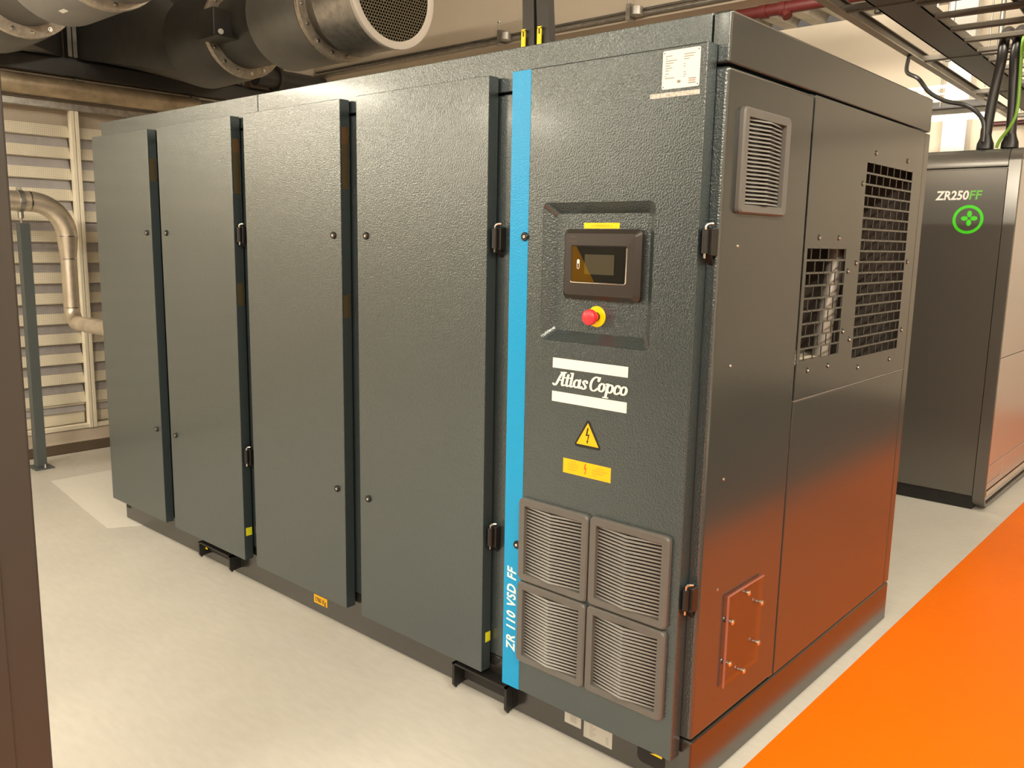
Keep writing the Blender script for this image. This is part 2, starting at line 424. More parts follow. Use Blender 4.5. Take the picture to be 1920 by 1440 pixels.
# front corner post with rounded edge
# end panels
two_faced(obj('end_panel', MB().box(-0.048, 0.0, -0.0005, 0.494, 0.166, 1.877, 0.010, 4), PAINT2, comp))
obj('end_panel', MB().box(-0.02, 0.0, 0.4985, 1.474, 0.166, 1.0165, 0.003, 2), PAINT2, comp)
obj('rear_strip', MB().box(-0.02, 0.0, 1.478, WD, 0.166, 1.877, 0.003, 2), PAINT2, comp)
YA0, YA1, ZA0, ZA1 = 0.519, 0.811, 1.133, 1.463
YC0, YC1, ZC0, ZC1 = 0.930, 1.374, 1.105, 1.734
mb = MB()
for y0, y1, z0, z1 in ((0.4985, YA0, 1.0215, 1.877), (YA1, YC0, 1.0215, 1.877), (YC1, 1.474, 1.0215, 1.877),
                       (YA0, YA1, 1.0215, ZA0), (YA0, YA1, ZA1, 1.877), (YC0, YC1, 1.0215, ZC0), (YC0, YC1, ZC1, 1.877)):
    mb.box(-0.003, 0.0, y0, y1, z0, z1)
obj('end_panel', mb, PAINT2, comp, False, label='upper end panel with two guarded openings')
obj('panel_lip', MB().box(-0.012, 0.0005, 0.4985, 1.474, 1.0175, 1.0205), RIM, comp)
def guard(y0, y1, z0, z1, off):
    m_ = MB(); nz = round((z1-z0)/0.035); dz = (z1-z0)/nz
    for k in range(nz+1):
        z = z0 + k*dz
        m_.box(-0.0028, -0.0002, y0-0.004, y1+0.004, z-0.0030, z+0.0030)
    for k in range(nz):
        z = z1 - (k+1)*dz; y = y0 + off + (0.0318 if k % 2 else 0) 
        while y < y1-0.004:
            if y > y0+0.004: m_.box(-0.0028, -0.0002, y-0.0016, y+0.0016, z, z+dz)
            y += 0.0635
    return obj('guard_mesh', m_, PAINT2, comp, False)
guard(YA0, YA1, ZA0, ZA1, 0.030-0.0635); guard(YC0, YC1, ZC0, ZC1, 0.0635-0.0635)
# what shows behind the guards
obj('inner_lining', MB().box(-0.498, -0.03, 0.471, 0.474, 1.035, 1.778).box(-0.499, -0.494, 0.472, 1.47, 1.035, 1.778), VOID, comp)
obj('inner_panel', MB().box(-0.40, -0.02, 0.895, 0.905, 1.035, 1.778), INNERB, comp, label='brown partition behind the small guarded opening')
obj('inner_panel', MB().box(-0.30, -0.03, 1.460, 1.468, 1.035, 1.778), INNERB, comp, label='brown side wall behind the large guarded opening')
obj('inner_pan', MB().box(-0.49, -0.012, 0.475, 0.894, 1.031, 1.122), PANPALE, comp, label='pale sheet at the bottom of the small opening')
obj('inner_pipe', MB().tube(curve3([(-0.055, 0.815, 1.12), (-0.053, 0.820, 1.22), (-0.050, 0.835, 1.32), (-0.050, 0.855, 1.42), (-0.05, 0.862, 1.6)]), 0.027, 18), INNERG, comp, label='grey pipe behind the small opening')
# fasteners on the end panel
src = None
for y, z in ((0.999, 1.765), (1.310, 1.765), (0.905, 1.664), (0.595, 1.492), (0.744, 1.493), (0.902, 1.417), (0.839, 1.392), (0.836, 1.203),
             (0.897, 1.173), (0.582, 1.103), (0.735, 1.103), (0.995, 1.073), (1.303, 1.073), (1.404, 1.418), (1.409, 1.172)):
    if src is None:
        src = obj('screw', MB().lathe((0, y, z), (1, 0, 0), [(0, 0.0085), (0.0022, 0.0085), (0.0030, 0.006), (0.0024, 0.0045), (0.0024, 0)], 14), PAINT2, comp, org=(0, y, z))
        hd = obj('screw_head', MB().lathe((0.0025, y, z-0.001), (1, 0, 0), [(0, 0.0038), (0.0018, 0.0032), (0.0024, 0)], 10), CHROME, comp, org=(0, y, z)); s0 = (y, z)
    else:
        piece('screw', src, comp, (0, y-s0[0], z-s0[1])); piece('screw_head', hd, comp, (0, y-s0[0], z-s0[1]))
for y, z in ((0.095, 1.462), (0.096, 1.162), (0.096, 0.865), (0.098, 0.562)):
    obj('rivet', MB().lathe((0, y, z), (1, 0, 0), [(0, 0.0042), (0.0015, 0.004), (0.0026, 0.002), (0.003, 0)], 10), CHROME, comp)
# acrylic cover plate on stand-off bolts
obj('acrylic_cover', MB().box(0.0060, 0.0100, 0.152, 0.362, 0.264, 0.526), ACRYL, comp, False, label='clear acrylic cover plate with pinkish edges')
obj('acrylic_edge', MB().box(0.0055, 0.0105, 0.1485, 0.1515, 0.262, 0.528).box(0.0055, 0.0105, 0.1515, 0.362, 0.5265, 0.5292), ACRED, comp, False, label='pinkish red polished edge of the acrylic')
src = None
for y, z in ((0.262, 0.506), (0.350, 0.449), (0.172, 0.449), (0.346, 0.328), (0.172, 0.327), (0.262, 0.272)):
    if src is None:
        src = obj('standoff_bolt', MB().cyl((0.0005, y, z), (0.0065, y, z), 0.0035, 12).lathe((0.0100, y, z), (1, 0, 0), [(0, 0.008), (0.004, 0.0078), (0.0065, 0.005), (0.0072, 0)], 16), CHROME, comp, org=(0, y, z)); s0 = (y, z)
    else: piece('standoff_bolt', src, comp, (0, y-s0[0], z-s0[1]))

# vent grille: frame + single chevron slats.  F maps local (u across, v up, w outwards) to the world
def grille(F, n, w=0.252, h=0.252, open_=0.208):
    a, o = w/2, open_/2; m_ = MB()
    def L(r, s, d): return [F(p[0], p[2], d) for p in roundrect(-s, s, -s*h/w, s*h/w, r, 0, 4)]
    def Lo(s, d): return [F(p[0], p[2], d) for p in roundrect(-s, s, -s, s, 0.001, 0, 4)]
    loft(m_, [L(0.014, a, 0.0), L(0.014, a, 0.010), L(0.012, a-0.004, 0.0145), Lo(o, 0.0125), Lo(o-0.001, 0.0005)])
    fr = obj('grille_frame', m_, GRILL, comp)
    m_ = MB(); m_.poly(Lo(o, 0.001)); obj('grille_back', m_, VOID, comp, False)
    pitch = 2*o/n; src = None
    for k in range(n):
        v = -o + pitch*(k+0.5)
        if src is None:
            m_ = MB(); hh = pitch*0.23
            sec = [(-hh, 0.0), (-hh, 0.0065), (hh, 0.0030), (hh, 0.0)]
            rows = []
            for u, d in ((-o, -0.006), (0.0, 0.0150), (o, -0.006)):
                rows.append([F(u, v+dv, max(0.0012, d+dd)) for dv, dd in sec])
            R = [[m_.bm.verts.new(p) for p in r] for r in rows]
            for r1, r2 in zip(R, R[1:]):
                for i in range(4): m_.bm.faces.new([r1[i], r1[(i+1) % 4], r2[(i+1) % 4], r2[i]])
            m_.bm.faces.new(R[0][::-1]); m_.bm.faces.new(R[-1])
            org = F(0, v, 0)
            src = obj('slat', m_, SLATG, comp, False, org=org); v0 = v
        else:
            piece('slat', src, comp, Vector(F(0, v, 0)) - Vector(F(0, v0, 0)))
YD = -0.0468
for cx, cz in ((-0.4415, 0.602), (-0.1845, 0.604), (-0.4425, 0.345), (-0.185, 0.347)):
    grille(lambda u, v, w_, cx=cx, cz=cz: (cx+u, YD-w_, cz+v), 21)
grille(lambda u, v, w_: (w_, 0.198+u, 1.668+v), 21, 0.262, 0.252)

# doors -----------------------------------------------------------------
ZT, ZB = 1.926, 0.117
def lockset(x, z, parent):
    l = obj('lock', MB().lathe((x, YD, z), (0, -1, 0), [(0, 0.0125), (0.004, 0.0125), (0.0065, 0.0105), (0.0065, 0.0075), (0.0035, 0.006), (0.0035, 0)], 20), BLACK, parent)
    obj('lock_core', MB().lathe((x, YD-0.0034, z), (0, -1, 0), [(0, 0.0055), (0.0026, 0.0045), (0.0026, 0.002), (0.0008, 0.0018), (0.0008, 0)], 12), CHROME, parent)
def hinge(x, z):
    h = obj('hinge', MB().box(x-0.010, x+0.016, -0.030, 0.0, z-0.036, z+0.030, 0.002, 1)
            .prism([(x-0.008, -0.03, z-0.036), (x+0.016, -0.03, z-0.036), (x+0.006, -0.005, z-0.058), (x-0.004, -0.005, z-0.058)], (0, 0.004, 0))
            .cyl((x, -0.036, z-0.030), (x, -0.036, z+0.026), 0.0085, 14), BLACK, comp)
    obj('hinge_pin', MB().tube([(x, -0.036, z+0.026), (x, -0.036, z+0.033), (x+0.004, -0.034, z+0.038), (x+0.010, -0.030, z+0.040), (x+0.015, -0.026, z+0.040)], 0.0032, 8)
        .cyl((x, -0.036, z-0.042), (x, -0.036, z-0.030), 0.0032, 8), CHROME, comp)
doors = []
for i, (x0, x1) in enumerate(((-3.364, -2.793), (-2.703, -2.100), (-2.009, -1.409), (-1.322, -0.721))):
    d = obj('door', MB().box(x0, x1, YD, -0.006, ZB, ZT, 0.0025, 2), PAINT, comp, label=(
        'grey door farthest from the blue stripe', 'grey door second from the far end, lime sticker on its edge', 'grey door third from the far end', 'tall grey door beside the blue stripe')[i])
    doors.append(d)
    lx = x1-0.044 if i % 2 == 0 else x0+0.047
    for z in (1.474, 0.566): lockset(lx, z, d)
    if i % 2:
        for z in (1.474, 0.570): hinge(x1+0.021, z)
    def edge_strip(z0, z1, m, nm='edge_strip', y0=-0.040, y1=-0.013):  # thin flat strip of colour on the side edge of the door
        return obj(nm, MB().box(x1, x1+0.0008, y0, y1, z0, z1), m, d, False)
    if i == 0: edge_strip(1.70, 1.80, OCHRE)
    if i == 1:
        edge_strip(1.63, 1.79, OCHRE); edge_strip(1.79, 1.84, OCHRE2); edge_strip(1.19, 1.28, OCHRE); edge_strip(0.222, 0.256, LIME, 'lime_sticker', -0.038, -0.010)
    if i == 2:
        edge_strip(1.63, 1.78, OCHRE); edge_strip(1.78, 1.836, OCHRE2); edge_strip(1.19, 1.27, OCHRE)
    if i == 3: edge_strip(0.212, 0.244, LIME, 'lime_sticker', -0.030, -0.008)
# seam lines between body and doors (gap shadows come from the geometry): filler strips between doors
for x in (-2.075, -0.697):
    obj('frame_strip', MB().box(x-0.004, x+0.055, -0.006, 0.0, 0.17, 1.875, 0.002, 1), PAINT, comp)

# control door with the blue stripe
X0, X1 = -0.632, -0.031
mb = MB(); mb.bev = True
RX0, RX1, RZ0, RZ1, RD, RS = -0.511, -0.153, 1.196, 1.569, 0.028, 0.028
outer = roundrect(RX0, RX1, RZ0, RZ1, 0.016, YD, 5)
frame = []
n = len(outer)
# front sheet around the recess: rings of quads from the recess rim to the door edge
def edgept(p):
    cx, cz = (RX0+RX1)/2, (RZ0+RZ1)/2
    dx, dz = p[0]-cx, p[2]-cz
    # snap to the door rectangle by the rim's own side
    ax, az = abs(dx)/((RX1-RX0)/2), abs(dz)/((RZ1-RZ0)/2)
    tx = X1-0.004 if dx > 0 else X0+0.004; tz = ZT-0.004 if dz > 0 else ZB+0.004
    return tx, tz
zs = (ZB+0.004, RZ0, RZ1, ZT-0.004); xs_ = (X0+0.004, RX0, RX1, X1-0.004)
for xa, xb, za, zb in ((xs_[0], xs_[1], zs[0], zs[3]), (xs_[2], xs_[3], zs[0], zs[3]), (xs_[1], xs_[2], zs[0], zs[1]), (xs_[1], xs_[2], zs[2], zs[3])):
    mb.quad((xa, YD, za), (xb, YD, za), (xb, YD, zb), (xa, YD, zb))
# little corner fillers
for cx, cz, a0 in ((RX1, RZ1, 0), (RX0, RZ1, 90), (RX0, RZ0, 180), (RX1, RZ0, 270)):
    k = {0: 0, 90: 6, 180: 12, 270: 18}[a0]
    for i in range(5): mb.bm.faces.new([mb.bm.verts.new(p) for p in ((cx, YD, cz), outer[k+i], outer[k+i+1])])
inner = roundrect(RX0+RS, RX1-RS, RZ0+RS, RZ1-RS, 0.012, YD+RD, 5)
def mix(t, dy):
    return [tuple(Vector(a).lerp(Vector(b), t) + Vector((0, dy, 0))) for a, b in zip(outer, inner)]
loft(mb, [outer, mix(0.06, 0.0022), mix(0.94, 0.0), inner], False, True)
# skirts of the door pan
e = 0.004
pf = [(X0+e, YD, ZB+e), (X1-e, YD, ZB+e), (X1-e, YD, ZT-e), (X0+e, YD, ZT-e)]
pm = [(X0+e*.3, YD+e*.3, ZB+e*.3), (X1-e*.3, YD+e*.3, ZB+e*.3), (X1-e*.3, YD+e*.3, ZT-e*.3), (X0+e*.3, YD+e*.3, ZT-e*.3)]
ps = [(X0, YD+e, ZB), (X1, YD+e, ZB), (X1, YD+e, ZT), (X0, YD+e, ZT)]
pb = [(X0, -0.004, ZB), (X1, -0.004, ZB), (X1, -0.004, ZT), (X0, -0.004, ZT)]
loft(mb, [pf, pm, ps, pb], False, True)
bmesh.ops.remove_doubles(mb.bm, verts=mb.bm.verts, dist=0.0002)
cd = obj('control_door', mb, PAINT, comp, label='control door with recessed display, grilles and blue stripe')
lockset(-0.5745, 1.478, cd); lockset(-0.5805, 0.576, cd)
for z in (1.474, 0.571): hinge(-0.018, z)
obj('blue_stripe', MB().box(X0+0.001, -0.5635, YD-0.0007, YD, ZB+0.001, ZT-0.002), BLUE, cd, False, label='bright cyan-blue vertical stripe')
txt('stripe_lettering', 'ZR 110 VSD FF', 0.048, WHITE, cd, (-0.583, YD-0.0008, 0.234), (0, 0, 1), (-1, 0, 0), 0.16, 0.0013, 0.268, space=1.12, label='white lettering ZR 110 VSD FF')
# display unit
YR = YD + RD
BZ = (-0.446, -0.198, 1.314, 1.500)
loops = [roundrect(BZ[0], BZ[1], BZ[2], BZ[3], 0.014, YR-0.0005, 5), roundrect(BZ[0], BZ[1], BZ[2], BZ[3], 0.014, YR-0.012, 5),
         roundrect(BZ[0]+0.012, BZ[1]-0.012, BZ[2]+0.012, BZ[3]-0.012, 0.010, YR-0.024, 5), roundrect(-0.4135, -0.2335, 1.3585, 1.4575, 0.004, YR-0.025, 5),
         roundrect(-0.411, -0.236, 1.361, 1.455, 0.004, YR-0.022, 5)]
bz = obj('display_bezel', loft(MB(), loops, True, True), mat('dark_brown_plastic', (0.026, 0.021, 0.018), 0.38), cd, label='dark brown display housing')
YS = YR-0.0221
obj('screen', MB().box(-0.4105, -0.2365, YS-0.0006, YS, 1.3615, 1.4545), SCREEN, cd, False, label='black display glass')
obj('lcd_window', MB().box(-0.3685, -0.2740, YS-0.0010, YS-0.0006, 1.382, 1.434), LCD, cd, False, label='olive grey unlit screen window')
obj('screen_print', MB().prism([(-0.4105, YS-0.0014, 1.3615), (-0.335, YS-0.0014, 1.3615), (-0.397, YS-0.0014, 1.4545), (-0.4105, YS-0.0014, 1.4545)], (0, 0.0003, 0)), SMOKE, cd, False, label='amber brown slanted area of the screen')
obj('lcd_window', MB().prism([(-0.3685, YS-0.0018, 1.382), (-0.3490, YS-0.0018, 1.382), (-0.3685, YS-0.0018, 1.4115)], (0, 0.0003, 0)), mat('amber_lcd', (0.13, 0.085, 0.012), 0.12), cd, False)
obj('screen_frame', MB().tube([(-0.4125, YS-0.002, 1.3615), (-0.4105, YS-0.003, 1.3592), (-0.2385, YS-0.003, 1.3592), (-0.2348, YS-0.003, 1.363), (-0.2348, YS-0.0025, 1.452)], 0.0018, 8), CHROME, cd, label='thin bright frame line under the screen')
m_ = MB(); loft(m_, [roundrect(-0.393, -0.3845, 1.395, 1.4205, 0.0042, YS-0.0022, 5), roundrect(-0.3915, -0.386, 1.3965, 1.419, 0.0027, YS-0.0022, 5)])
m_.poly(roundrect(-0.3915, -0.386, 1.409, 1.4195, 0.0026, YS-0.0023, 5))
obj('screen_symbol', m_, WHITE, cd, False, label='small white pill-shaped symbol')
for z in (1.4855, 1.476): pass
obj('bezel_logo', MB().box(-0.421, -0.394, YR-0.0255, YR-0.0248, 1.4785, 1.4803).box(-0.421, -0.394, YR-0.0255, YR-0.0248, 1.4665, 1.4683), INNERB, cd, False)
obj('name_label', MB().box(-0.391, -0.2765, YR-0.0006, YR, 1.5015, 1.5165), YEL, cd, False, label='narrow yellow label above the display')
txt('name_lettering', 'COMPRESSOR 2', 0.0085, YINK, cd, (-0.367, YR-0.0007, 1.506), (1, 0, 0), (0, 0, 1), 0, 0, 0.066, 0.0003, label='faint lettering on the yellow label')
# emergency stop
ex, ez = -0.339, 1.2695
st = obj('stop_collar', MB().lathe((ex, YR, ez), (0, -1, 0), [(0, 0.0285), (0.002, 0.0285), (0.003, 0.0275), (0.003, 0.011)], 32), YEL, cd, label='yellow ring around the emergency stop')
obj('stop_shaft', MB().cyl((ex, YR, ez), (ex, YR-0.020, ez), 0.0125, 20), BLACK, cd)
obj('stop_button', MB().lathe((ex, YR, ez), (0, -1, 0), [(0.012, 0.014), (0.020, 0.0145), (0.026, 0.0205), (0.034, 0.0215), (0.040, 0.020), (0.044, 0.014), (0.0455, 0)], 28), REDB, cd, label='red mushroom stop button')
# logo bars and script lettering
YL = YD-0.0007
obj('logo_bar', MB().box(-0.463, -0.2135, YL, YD, 1.1215, 1.1495), WHITE, cd, False, label='white bar above the script lettering')
obj('logo_bar', MB().box(-0.463, -0.2135, YL, YD, 1.0275, 1.0560), WHITE, cd, False, label='white bar below the script lettering')
def arc(cx, cy, rx, ry, a0, a1, n=14):
    return [(cx+rx*math.cos(math.radians(a0+(a1-a0)*i/n)), cy+ry*math.sin(math.radians(a0+(a1-a0)*i/n))) for i in range(n+1)]
def smoothp(p, n=6):
    out = []
    for i in range(len(p)-1):
        a = p[max(i-1, 0)]; b = p[i]; c = p[i+1]; d = p[min(i+2, len(p)-1)]
        for k in range(n):
            t = k/n; out.append(tuple(0.5*((2*b[j]) + (-a[j]+c[j])*t + (2*a[j]-5*b[j]+4*c[j]-d[j])*t*t + (-a[j]+3*b[j]-3*c[j]+d[j])*t**3) for j in (0, 1)))
    return out + [p[-1]]
GL = {
 'A': (0.74, [smoothp([(-.10, .10), (-.02, .0), (.10, .04), (.20, .30), (.30, .62), (.42, .90), (.56, .99)]), smoothp([(.58, 1.0), (.56, .6), (.56, .15), (.62, .03), (.74, .08)]), [(.22, .40), (.56, .40)], [(.36, .97), (.68, .99)]]),
 't': (0.33, [smoothp([(.16, .86), (.15, .5), (.15, .12), (.21, .03), (.33, .09)]), [(.0, .62), (.32, .64)]]),
 'l': (0.31, [smoothp([(.13, 1.02), (.13, .6), (.13, .12), (.19, .03), (.31, .09)]), [(.02, 1.0), (.13, 1.02)]]),
 'a': (0.60, [arc(.24, .31, .19, .28, 0, 360), smoothp([(.45, .62), (.44, .35), (.44, .12), (.50, .03), (.60, .08)])]),
 's': (0.44, [smoothp([(.36, .46), (.34, .58), (.22, .62), (.11, .52), (.16, .38), (.29, .26), (.33, .13), (.22, .02), (.08, .04), (.03, .15)])]),
 'C': (0.68, [smoothp([(.62, .78), (.58, .93), (.42, .99), (.24, .86), (.13, .58), (.14, .26), (.26, .04), (.44, .01), (.60, .14), (.66, .22)]), [(.66, .98), (.62, .72)]]),
 'o': (0.50, [arc(.24, .31, .185, .285, 0, 360)]),
 'p': (0.58, [[(.13, .62), (.13, -.34)], arc(.32, .31, .185, .285, 0, 360), [(.0, -.34), (.26, -.34)], [(.02, .60), (.13, .62)]]),
 'c': (0.44, [smoothp([(.37, .47), (.32, .59), (.20, .60), (.09, .46), (.07, .25), (.14, .05), (.27, .02), (.41, .14)])]),
 ' ': (0.10, [])}
def script(text, x0, z0, sx, sz, y, pen=(0.092, 0.046), slant=0.18):
    m_ = MB(); cx = 0; kk = 0
    ell = [(pen[0]*math.cos(2*PI*i/10), pen[1]*math.sin(2*PI*i/10)) for i in range(10)]
    def hull(P):
        P = sorted(set(P))
        def half(P):
            h = []
            for p in P:
                while len(h) > 1 and (h[-1][0]-h[-2][0])*(p[1]-h[-2][1]) - (h[-1][1]-h[-2][1])*(p[0]-h[-2][0]) <= 0: h.pop()
                h.append(p)
            return h
        a, b = half(P), half(P[::-1]); return a[:-1]+b[:-1]
    for ch in text:
        wd, st = GL[ch]
        for s in st:
            for p, q in zip(s, s[1:]):
                H = hull([(p[0]+u, p[1]+v) for u, v in ell] + [(q[0]+u, q[1]+v) for u, v in ell])
                m_.poly([(x0+(cx+hx+slant*hz)*sx, y-kk*4e-6, z0+hz*sz) for hx, hz in H]); kk += 1
        cx += wd
    return m_, cx*sx
sc, _ = script('Atlas Copco', -0.4555, 1.0735, 0.0462, 0.0385, YL)
obj('logo_lettering', sc, WHITE, cd, False, label='white script lettering Atlas Copco')
# warning triangle
def tri(cx, zb, zt, hw, r, y):
    P = [Vector((cx-hw, y, zb)), Vector((cx+hw, y, zb)), Vector((cx, y, zt))]; out = []
    for i in range(3):
        p, a, b = P[i], P[i-1], P[(i+1) % 3]
        u = (a-p).normalized(); v = (b-p).normalized()
        for t in range(5):
            k = t/4; out.append(p + (u*(1-k) + v*k) * r * (1.0 if t in (0, 4) else 0.8))
    return out
obj('warning_border', MB().prism(tri(-0.335, 0.9130, 0.9960, 0.0475, 0.009, YL-0.0001), (0, 0.0006, 0)), BLACK, cd, False)
obj('warning_triangle', MB().poly(tri(-0.335, 0.9205, 0.9830, 0.0375, 0.001, YL-0.0004)), AMB, cd, False, label='yellow triangular warning sign')
def bolt(cx, cz, h, y, m, nm):
    p = [(-.02, .5), (.09, .5), (.0, .08), (.17, .13), (.05, -.34), (.10, -.32), (.0, -.5), (-.05, -.28), (-.0, -.31), (.055, .03), (-.13, -.03)]
    m_ = MB()
    # three convex pieces: upper leg, middle, lower leg with arrow tip
    for q in ([(-.02, .5), (.09, .5), (.0, .08), (-.13, -.03)], [(-.13, -.03), (.0, .08), (.17, .13), (.055, .03)], [(.055, .03), (.17, .13), (.045, -.34), (.0, -.31)], [(.10, -.32), (.0, -.5), (-.06, -.27)]):
        m_.poly([(cx+u*h, y, cz+v*h) for u, v in q])
    obj(nm, m_, m, cd, False)
bolt(-0.336, 0.947, 0.045, YL-0.0007, BLACK, 'warning_bolt')
obj('warning_label', MB().box(-0.4165, -0.2553, YL, YD, 0.8312, 0.8722), AMB, cd, False, label='yellow rectangular electrical warning label')
bolt(-0.340, 0.853, 0.030, YL-0.0004, REDI, 'label_bolt')
m_ = MB()
for x0, x1, z in ((-.390, -.371, .8655), (-.400, -.364, .8585), (-.400, -.364, .8510), (-.400, -.367, .8435), (-.303, -.276, .8620), (-.315, -.266, .8555), (-.317, -.278, .8485), (-.317, -.302, .8415)):
    m_.box(x0, x1, YL-0.0004, YL-0.0001, z-0.0013, z+0.0013)
obj('label_text_lines', m_, YINK, cd, False, kind='stuff')
# rating plate and faded tape
pl = obj('rating_plate', MB().prism(roundrect(-0.1500, -0.0490, 1.8290, 1.9170, 0.004, YD-0.0012), (0, 0.0010, 0)), WHITEP, cd, False, label='white rating plate with small print')
m_ = MB()
for k, z in enumerate((1.9045, 1.8990, 1.8935, 1.8880, 1.8825, 1.8770, 1.8715, 1.8640, 1.8585, 1.8540)):
    L = (0.018, 0.005, 0.031, 0.022, 0.013, 0.019, 0.011, 0.010, 0.005, 0.026)[k]
    m_.box(-0.142, -0.142+L, YD-0.0016, YD-0.0013, z-0.0010, z+0.0007)
    R = (0.030, 0.026, 0.014, 0.0, 0.004, 0.005, 0.0, 0.007, 0.008, 0.004)[k]
    if R: m_.box(-0.092, -0.092+R, YD-0.0016, YD-0.0013, z-0.0010, z+0.0007)
m_.box(-0.108, -0.099, YD-0.0016, YD-0.0013, 1.841, 1.847)
obj('plate_print', m_, FINK, cd, False, kind='stuff')
m_ = MB()
m_.box(-0.078, -0.058, YD-0.0016, YD-0.0013, 1.8475, 1.8490).box(-0.078, -0.058, YD-0.0016, YD-0.0013, 1.8375, 1.8390)
for x, z in ((-0.1455, 1.9115), (-0.0535, 1.9115), (-0.1455, 1.834), (-0.0535, 1.834)): m_.cyl((x, YD-0.0016, z), (x, YD-0.0010, z), 0.0017, 8)
obj('plate_marks', m_, INK, cd, False)
obj('plate_logo', MB().box(-0.077, -0.059, YD-0.0016, YD-0.0013, 1.8412, 1.8458), mat('pale_red_ink', (0.62, 0.38, 0.33), 0.6), cd, False)
obj('faded_tape', MB().prism([(-0.1825, YD-0.0006, 1.8105), (-0.0465, YD-0.0006, 1.8105), (-0.0465, YD-0.0006, 1.8215), (-0.1825, YD-0.0006, 1.8215)], (0, 0.0005, 0)), mat('worn_white_tape', (0.50, 0.48, 0.44), 0.5, 0, 0.5, None, (160, 0.45)), cd, False, label='worn whitish tape strip under the plate')

# labels on the base
def baselabel(x0, x1, z0, z1, m, nm, lab):
    return obj(nm, MB().box(x0, x1, 0.0030, 0.0040, z0, z1), m, comp, False, label=lab)
baselabel(-1.683, -1.597, 0.044, 0.078, AMB, 'weight_label', 'small yellow weight label')
txt('weight_lettering', '3780 Kg', 0.026, BLACK, comp, (-1.676, 0.0030, 0.051), (1, 0, 0), (0, 0, 1), 0, 0.0004, 0.072, label='black lettering 3780 Kg')
baselabel(-0.4225, -0.3615, 0.050, 0.100, LABEL_SHADE, 'white_label', 'small white label on the base, half covered by the door')
m_ = MB()
for k in range(6): m_.box(-0.402, -0.378, 0.0026, 0.0029, 0.060+k*0.0055, 0.0625+k*0.0055)
obj('label_print', m_, FINK, comp, False, kind='stuff')
baselabel(-0.351, -0.250, 0.0325, 0.090, LABEL_SHADE, 'white_label', 'larger white label on the base below the grilles')
m_ = MB()
for a, b, c, d in ((-.345, -.256, .0360, .0366), (-.345, -.256, .0850, .0856), (-.345, -.3443, .0360, .0856)): m_.box(a, b, 0.0026, 0.0029, c, d)
for k in range(7): m_.box(-0.330, -0.330+0.012+0.006*(k % 3), 0.0026, 0.0029, 0.043+k*0.0055, 0.0448+k*0.0055)
for k in range(4): m_.box(-0.272, -0.262, 0.0026, 0.0029, 0.042+k*0.006, 0.0442+k*0.006)
obj('label_print', m_, FINK, comp, False, kind='stuff')
obj('yellow_tab', MB().prism([(-0.122, 0.0012, 0.0785), (-0.0855, 0.0012, 0.0905), (-0.0845, 0.0012, 0.0775)], (0, 0.001, 0)), YEL, comp, False, label='yellow tape corner under the control door')
# forklift pockets
def pocket(x0, x1, zb, zt):
    y0 = -0.046
    m_ = MB()
    for a, b in ((x0, x0+0.010), (x1-0.010, x1)):
        m_.prism([(a, y0, zt), (a, y0, zb+0.014), (a, y0+0.010, zb), (a, y0+0.018, zb+0.006), (a, 0.004, zb+0.010), (a, 0.004, zt)], (b-a, 0, 0))
    m_.box(x0, x1, y0, 0.004, zt-0.006, zt)
    m_.box(x1, x1+0.001, y0+0.03, 0.003, zb+0.02, zt)
    p = obj('fork_pocket', m_, BLACK, comp, False)
    obj('pocket_opening', MB().box(x0+0.01, x1-0.01, 0.0025, 0.0038, zb+0.02, zt-0.006), VOID, comp, False)
pocket(-2.494, -2.226, 0.026, 0.100); pocket(-0.853, -0.613, 0.014, 0.104)
obj('yellow_tab', MB().box(-2.480, -2.462, -0.02, -0.019, 0.062, 0.070), YEL, comp, False)

# ------------------------------------------------------------------ the far compressor
Y2, MX = 3.40, -0.143
c2 = thing('air_compressor', (-1.2, 4.9, 0), 'grey air compressor behind, marked with a green ring emblem', 'compressor')
obj('base_frame', MB().box(-2.1, MX, Y2+0.015, 6.4, 0.002, 0.078), BLACK, c2)
obj('base_slot', MB().prism(roundrect(-0.33, -0.26, 0.028, 0.050, 0.010, Y2+0.0148), (0, 0.001, 0)), VOID, c2)
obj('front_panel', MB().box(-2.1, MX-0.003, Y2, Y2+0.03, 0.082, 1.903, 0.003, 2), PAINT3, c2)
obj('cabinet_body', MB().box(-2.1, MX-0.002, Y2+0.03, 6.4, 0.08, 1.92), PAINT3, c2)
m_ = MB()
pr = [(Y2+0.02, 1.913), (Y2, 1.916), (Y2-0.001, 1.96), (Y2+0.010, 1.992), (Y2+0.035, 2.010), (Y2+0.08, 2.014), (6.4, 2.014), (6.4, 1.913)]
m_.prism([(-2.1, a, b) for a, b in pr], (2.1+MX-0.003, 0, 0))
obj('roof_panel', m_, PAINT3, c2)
# curved end frame: proud rim on the end face
def rimloop(x, d, r):
    y0, y1, z0, z1 = Y2-0.004+d, 6.4-d, 0.018+d, 2.014-d
    pts = []
    for cy, cz, a0 in ((y1-r, z1-r, 0), (y0+r, z1-r, 90), (y0+r, z0+r, 180), (y1-r, z0+r, 270)):
        for i in range(7):
            a = math.radians(a0+15*i); pts.append((x, cy+r*math.cos(a), cz+r*math.sin(a)))
    return pts
m_ = MB(); loft(m_, [rimloop(MX+0.001, 0, 0.07), rimloop(-0.084, 0, 0.07), rimloop(-0.080, 0.004, 0.066), rimloop(-0.080, 0.016, 0.056), rimloop(-0.100, 0.018, 0.054)], True)
obj('end_frame', m_, PAINT3, c2, label='rounded grey end frame')
def endp(y0, y1, z0, z1, m=ENDP, nm='end_panel', xo=-0.092):
    return obj(nm, MB().box(-0.135, xo, y0, y1, z0, z1, 0.002, 1), m, c2)
